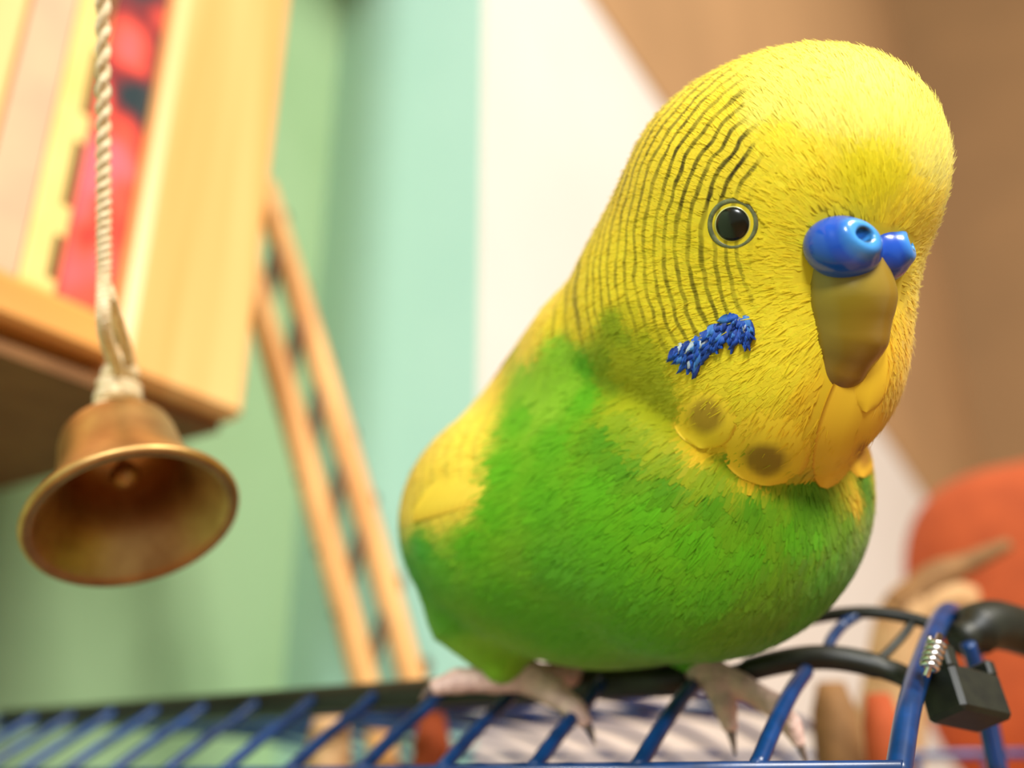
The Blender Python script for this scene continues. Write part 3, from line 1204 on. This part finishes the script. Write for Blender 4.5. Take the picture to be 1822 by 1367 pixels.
lv, lf2 = surface_nets(lower_sdf, H0 - 2.2, H0 + 1.0, 0.04)
mk('lower_beak', lv, lf2, M['beak'], bird, True, {'Col': np.tile(np.array(lin(120, 86, 28)), (len(lv), 1))})


# --- single feathers laid on the coat (throat feathers with their spots, cheek patch)
def on_body(px, py, off):
    p, ok = raymarch(bird_sdf, px, py)
    if not ok.all():
        # a feather that reaches round the side of the body: settle it on the nearest coat
        dm = project(p[ok])[2].max() if ok.any() else 11.0
        q = Pv([(a, b, dm) for a, b in zip(np.asarray(px)[~ok], np.asarray(py)[~ok])])
        for _ in range(12):
            q = q - bird_sdf(q)[:, None] * grad(bird_sdf, q)
        p[~ok] = q
    return p + grad(bird_sdf, p) * np.asarray(off)[:, None]


def laid_feather(name, root, tip, wpx, colfn, off=0.07, nl=12, nw=7, bend=0.0, mirror=False, shape=None):
    """feather from a root pixel to a tip pixel, resting on the coat, with thickness"""
    root, tip = np.array(root, float), np.array(tip, float)
    d = tip - root
    s = np.array([-d[1], d[0]]) / np.linalg.norm(d)
    T, Wd = np.meshgrid(np.linspace(0, 1, nl), np.linspace(-1, 1, nw), indexing='ij')
    prof = (shape or (lambda t: np.sqrt(np.clip(1 - ((t - .62) / .385) ** 2, 0, 1)) * (t > .62) + (t <= .62) * (.35 + .65 * np.sin(np.clip(t / .62, 0, 1) * math.pi / 2))))(T)
    c = root + T[..., None] * d + s * bend * np.sin(T * math.pi)[..., None] * np.linalg.norm(d)
    q = c + s * (Wd * prof * wpx / 2)[..., None]
    offs = off * (0.15 + .85 * T) * (1 - .45 * Wd ** 2)
    p = on_body(q[..., 0].ravel(), q[..., 1].ravel(), offs.ravel())
    if mirror:
        p = mirror_head(p)
    col = np.array([colfn(t, w) for t, w in zip(T.ravel(), Wd.ravel())])
    nrm_ = grad(bird_sdf, p)
    V = np.vstack([p, p - nrm_ * .035])
    F = []
    n = nl * nw
    for i in range(nl - 1):
        for j in range(nw - 1):
            a = i * nw + j
            F.append((a, a + 1, a + nw + 1, a + nw))
            F.append((n + a, n + a + nw, n + a + nw + 1, n + a + 1))
    for i in range(nl - 1):
        for j in (0, nw - 1):
            a = i * nw + j
            F.append((a, a + nw, n + a + nw, n + a))
    return V, F, np.vstack([col, col])


def throat(root, tip, w, spot=None, base=(248, 206, 44), edge=(244, 196, 40), **kw):
    def cf_(t, x):
        c = np.array(lin(*base)) * (1 - abs(x)) + np.array(lin(*edge)) * abs(x)
        if spot:
            e = math.hypot((t - spot[0]) / spot[1], x / spot[2])
            k = min(max((1.25 - e) / .5, 0), 1)
            c = c * (1 - k) + np.array(lin(*spot[3])) * k
        return c
    V, F, C = laid_feather('throat_feather', root, tip, w, cf_, nl=22, nw=13, **kw)
    mk('throat_feather', V, F, M['vfeather'], bird, True, {'Col': C})


SPOT = (156, 122, 20)
throat((1272, 660), (1248, 795), 118, (.58, .22, .50, (178, 142, 24)), (250, 217, 42), (249, 212, 42), off=.045)
throat((1372, 690), (1357, 862), 158, (.73, .16, .48, SPOT), (250, 214, 42), (248, 206, 40), off=.05)
throat((1568, 560), (1462, 868), 88, None, (247, 202, 44), (236, 186, 38), off=.045)
throat((1582, 540), (1535, 730), 70, None, (249, 206, 40), (240, 192, 38), off=.045)
throat((1560, 640), (1528, 850), 80, (.8, .12, .45, (176, 124, 26)), (244, 194, 44), (230, 176, 38), off=.045)


def patch(mirror):
    V0, F0, C0, o = [], [], [], 0
    r = np.random.default_rng(11)
    top = [(1212, 612), (1222, 608), (1242, 594), (1264, 578), (1290, 570), (1310, 560), (1324, 560), (1332, 574)]
    for i in range(120):
        t = r.random() * (len(top) - 1)
        k = int(t)
        a, b = np.array(top[k]), np.array(top[min(k + 1, len(top) - 1)])
        q = a + (b - a) * (t - k)
        depth = r.random()
        root = q + [r.normal() * 3, -4 + depth * 36 * min(1, .35 + t * .5)]
        if t > 5.4:
            root = q + [r.normal() * 3, -4 + depth * 30]
        ln = r.uniform(16, 30) + (20 if r.random() < .2 else 0)
        ang = r.normal(.1 if t < 4 else -.1, .4)
        tip = root + ln * np.array([-math.sin(ang), math.cos(ang)])
        c1 = np.array(lin(*[(22, 72, 166), (30, 92, 196), (14, 58, 146), (64, 126, 206), (24, 80, 180)][r.integers(5)]))
        if r.random() < .06:
            c1 = np.array(lin(190, 206, 220))
        V, F, C = laid_feather('x', root, tip, r.uniform(12, 20), lambda t_, w_: c1, off=.07 + .05 * depth, nl=5, nw=3, mirror=mirror,
                               shape=lambda T: np.sin(np.clip(.25 + T * .75, 0, 1) * math.pi) ** .8)
        V0.append(V)
        F0 += [tuple(x + o for x in f_) for f_ in F]
        C0.append(C)
        o += len(V)
    ob = mk('cheek_patch', np.vstack(V0), F0, M['vfeather'], bird, True, {'Col': np.vstack(C0)})
    ob['label'] = 'jagged blue cheek patch'


patch(False)
patch(True)


# --- wings' flight feathers and tail
def blade(a, b, nrm0, w, col, tipcol, th=.03, n=10, curve=.1):
    d = nrm(b - a)
    s = nrm(np.cross(nrm0, d))
    u = nrm(np.cross(d, s))
    L = np.linalg.norm(b - a)
    V, C = [], []
    for i in range(n):
        t = i / (n - 1)
        hw = w * (.55 + .45 * math.sin(min(t / .5, 1) * math.pi / 2)) * (math.sqrt(max(0, 1 - ((t - .75) / .26) ** 2)) if t > .75 else 1)
        for x in (-1, 0, 1):
            for k in (0, 1):
                V.append(a + d * L * t + s * hw * x + u * ((.05 if x == 0 else 0) - k * th - curve * t * t))
                kk = np.clip((t - .86) / .08, 0, 1)
                C.append(np.array(col) * (1 - kk) + np.array(tipcol) * kk)
    F = []
    for i in range(n - 1):
        o = i * 6
        for x in range(2):
            q = o + x * 2
            F.append((q, q + 2, q + 8, q + 6))
            F.append((q + 1, q + 7, q + 9, q + 3))
        F.append((o, o + 6, o + 7, o + 1))
        F.append((o + 4, o + 5, o + 11, o + 10))
    return np.array(V), F, np.array(C)


for side in (0, 1):
    for i in range(9):
        t = i / 8

        def cw(t_, w_):
            k = min(max((t_ - .84) / .12, 0), 1)
            c = np.array(lin(250, 216, 66)) * (1 - .16 * math.exp(-(w_ / .3) ** 2))
            return c * (1 - k) + np.array(lin(222, 182, 46)) * k
        V, F, C = laid_feather('x', (878 - 78 * t, 800 + 40 * t), (842 - 100 * t, 900 + 28 * t), 40 - 8 * t, cw, off=.03 + .03 * t, nl=10, nw=7)
        if side:
            V = V - 2 * ((V - BC) @ BR)[:, None] * BR
        mk('flight_feather', V, F, M['vfeather'], bird, True, {'Col': C})
tr = P(915, 950, 16.2)
for i in range(6):
    s = (i - 2.5) / 2.5
    L = 5.2 + 2.2 * (1 - abs(s))
    d = nrm(nrm(np.array([-.05, 1, -.08])) + BR * s * .10)
    V, F, C = blade(tr + BR * s * .35 + UP * .04 * (3 - abs(i - 2.5)), tr + BR * s * .35 + d * L, UP, .38, lin(40, 130, 110), lin(30, 80, 100))
    mk('tail_feather', V, F, M['vfeather'], bird, True, {'Col': C})


# --- feet
def foot(leg, toes):
    def f(p):
        d = s_cone(p, leg[0], leg[1], .20, .19)
        for t in toes:
            for (a, ra), (b, rb) in zip(t[:-1], t[1:]):
                d = smin(d, s_cone(p, a, b, ra, rb), .07)
        return d
    allp = np.array([leg[0], leg[1]] + [a for t in toes for a, _ in t])
    V, F = surface_nets(f, allp.min(0) - .4, allp.max(0) + .4, .045)
    ft = mk('foot', V, F, M['skin'], bird)
    for t in toes:
        a, b = t[-2][0], t[-1][0]
        d = nrm(b - a)
        pth = catmull([b - d * .05, b + d * .14 + [0, 0, -.03], b + d * .25 + [0, 0, -.12]], 4)
        n = len(pth)
        mk('claw', *tube(pth, np.linspace(t[-1][1] * .8, .015, n), 8), M['claw'], ft)


def T(*l):
    return [(P(a, b, c), r) for a, b, c, r in l]


foot((P(1238, 1140, 13.0), P(1252, 1192, 12.85)),
     [T((1250, 1190, 12.8, .19), (1272, 1218, 12.6, .16), (1290, 1258, 12.4, .14), (1298, 1290, 12.3, .11)),
      T((1255, 1188, 12.8, .19), (1320, 1222, 12.5, .16), (1382, 1258, 12.2, .15), (1408, 1292, 12.1, .12), (1420, 1318, 12.05, .09)),
      T((1248, 1192, 12.9, .17), (1215, 1196, 13.2, .14), (1190, 1215, 13.5, .11)),
      T((1252, 1194, 12.9, .16), (1270, 1192, 13.4, .14), (1285, 1215, 13.7, .11))])
foot((P(893, 1160, 13.4), P(945, 1208, 13.3)),
     [T((945, 1205, 13.3, .22), (880, 1208, 13.3, .19), (815, 1212, 13.2, .16), (778, 1222, 13.1, .12)),
      T((945, 1208, 13.3, .22), (985, 1232, 13.1, .19), (1022, 1262, 12.9, .14), (1038, 1282, 12.8, .11)),
      T((945, 1206, 13.4, .2), (1010, 1200, 13.8, .16), (1050, 1208, 14.2, .12)),
      T((940, 1208, 13.4, .2), (890, 1200, 13.9, .16), (860, 1210, 14.2, .12))])

# ------------------------------------------------------------------ things behind the cage


def pillow(name, label, cat, c, ax, half, mat):
    def f(p):
        q = p - c
        l = np.stack([np.abs(q @ a) / h for a, h in zip(ax, half)], -1)
        return ((l ** 3.2).sum(-1) ** (1 / 3.2) - 1) * min(half)
    m = max(half) * 1.9
    V, F = surface_nets(f, c - m, c + m, max(half) / 14)
    return tag(mk(name, V, F, mat), label, cat)


c = P(1930, 1120, 31)
pillow('cushion', 'plump orange cushion standing at the right behind the cage', 'cushion', c, [NWc, DW, UP], (3.0, 5.2, 5.6), M['orange'])

br = thing('driftwood_branch', 'pale driftwood with a thin brown twig behind the cage hoop', 'driftwood', P(1650, 1400, 22))
mk('trunk', *tube(catmull(Pv([(1560, 1420, 22), (1590, 1250, 22), (1610, 1100, 22), (1660, 1060, 22), (1730, 1070, 22)]), 8),
                  np.concatenate([np.linspace(.9, .55, 20), np.linspace(.55, .35, 13)]), 12), M['drift'], br)
mk('twig', *tube(catmull(Pv([(1600, 1090, 21.9), (1660, 1030, 21.9), (1720, 1003, 22), (1795, 968, 22)]), 8), np.linspace(.45, .14, 25), 10), M['branch'], br)


# tall things standing in the cage tray, seen between the wires
def tall(name, label, cat, px, py, d, r, mat, cap):
    top = P(px, py, d)
    zb = ZT + K0[2]
    base = np.array([top[0], top[1], zb])
    t = thing(name, label, cat, base)
    Hh = top[2] - zb
    mk('tube', *lathe([(.02, 0), (r, 0), (r, Hh * .9), (r * .9, Hh * .97), (r * .55, Hh), (.02, Hh)], base, UP, 24), mat, t)
    mk('foot_ring', *lathe([(r, 0.02), (r * 1.3, 0.02), (r * 1.3, .3), (r, .5)], base, UP, 24), cap, t)
    return t


tall('feeder_tube', 'upright orange seed feeder seen through the right cage wires', 'feeder', 1562, 1235, 16.5, .36, M['orange'], M['black'])
tall('toy_post', 'short orange toy post seen through the cage roof below the bird', 'toy', 770, 1268, 19.0, .4, M['orange'], M['black'])
tall('toy_post', 'tan wooden post seen through the cage wires near the right foot', 'toy', 1478, 1215, 17.5, .45, M['branch'], M['black'])
tall('toy_post', 'tan wooden post seen through the roof wires left of the ladder foot', 'toy', 590, 1262, 20.0, .5, M['drift'], M['black'])
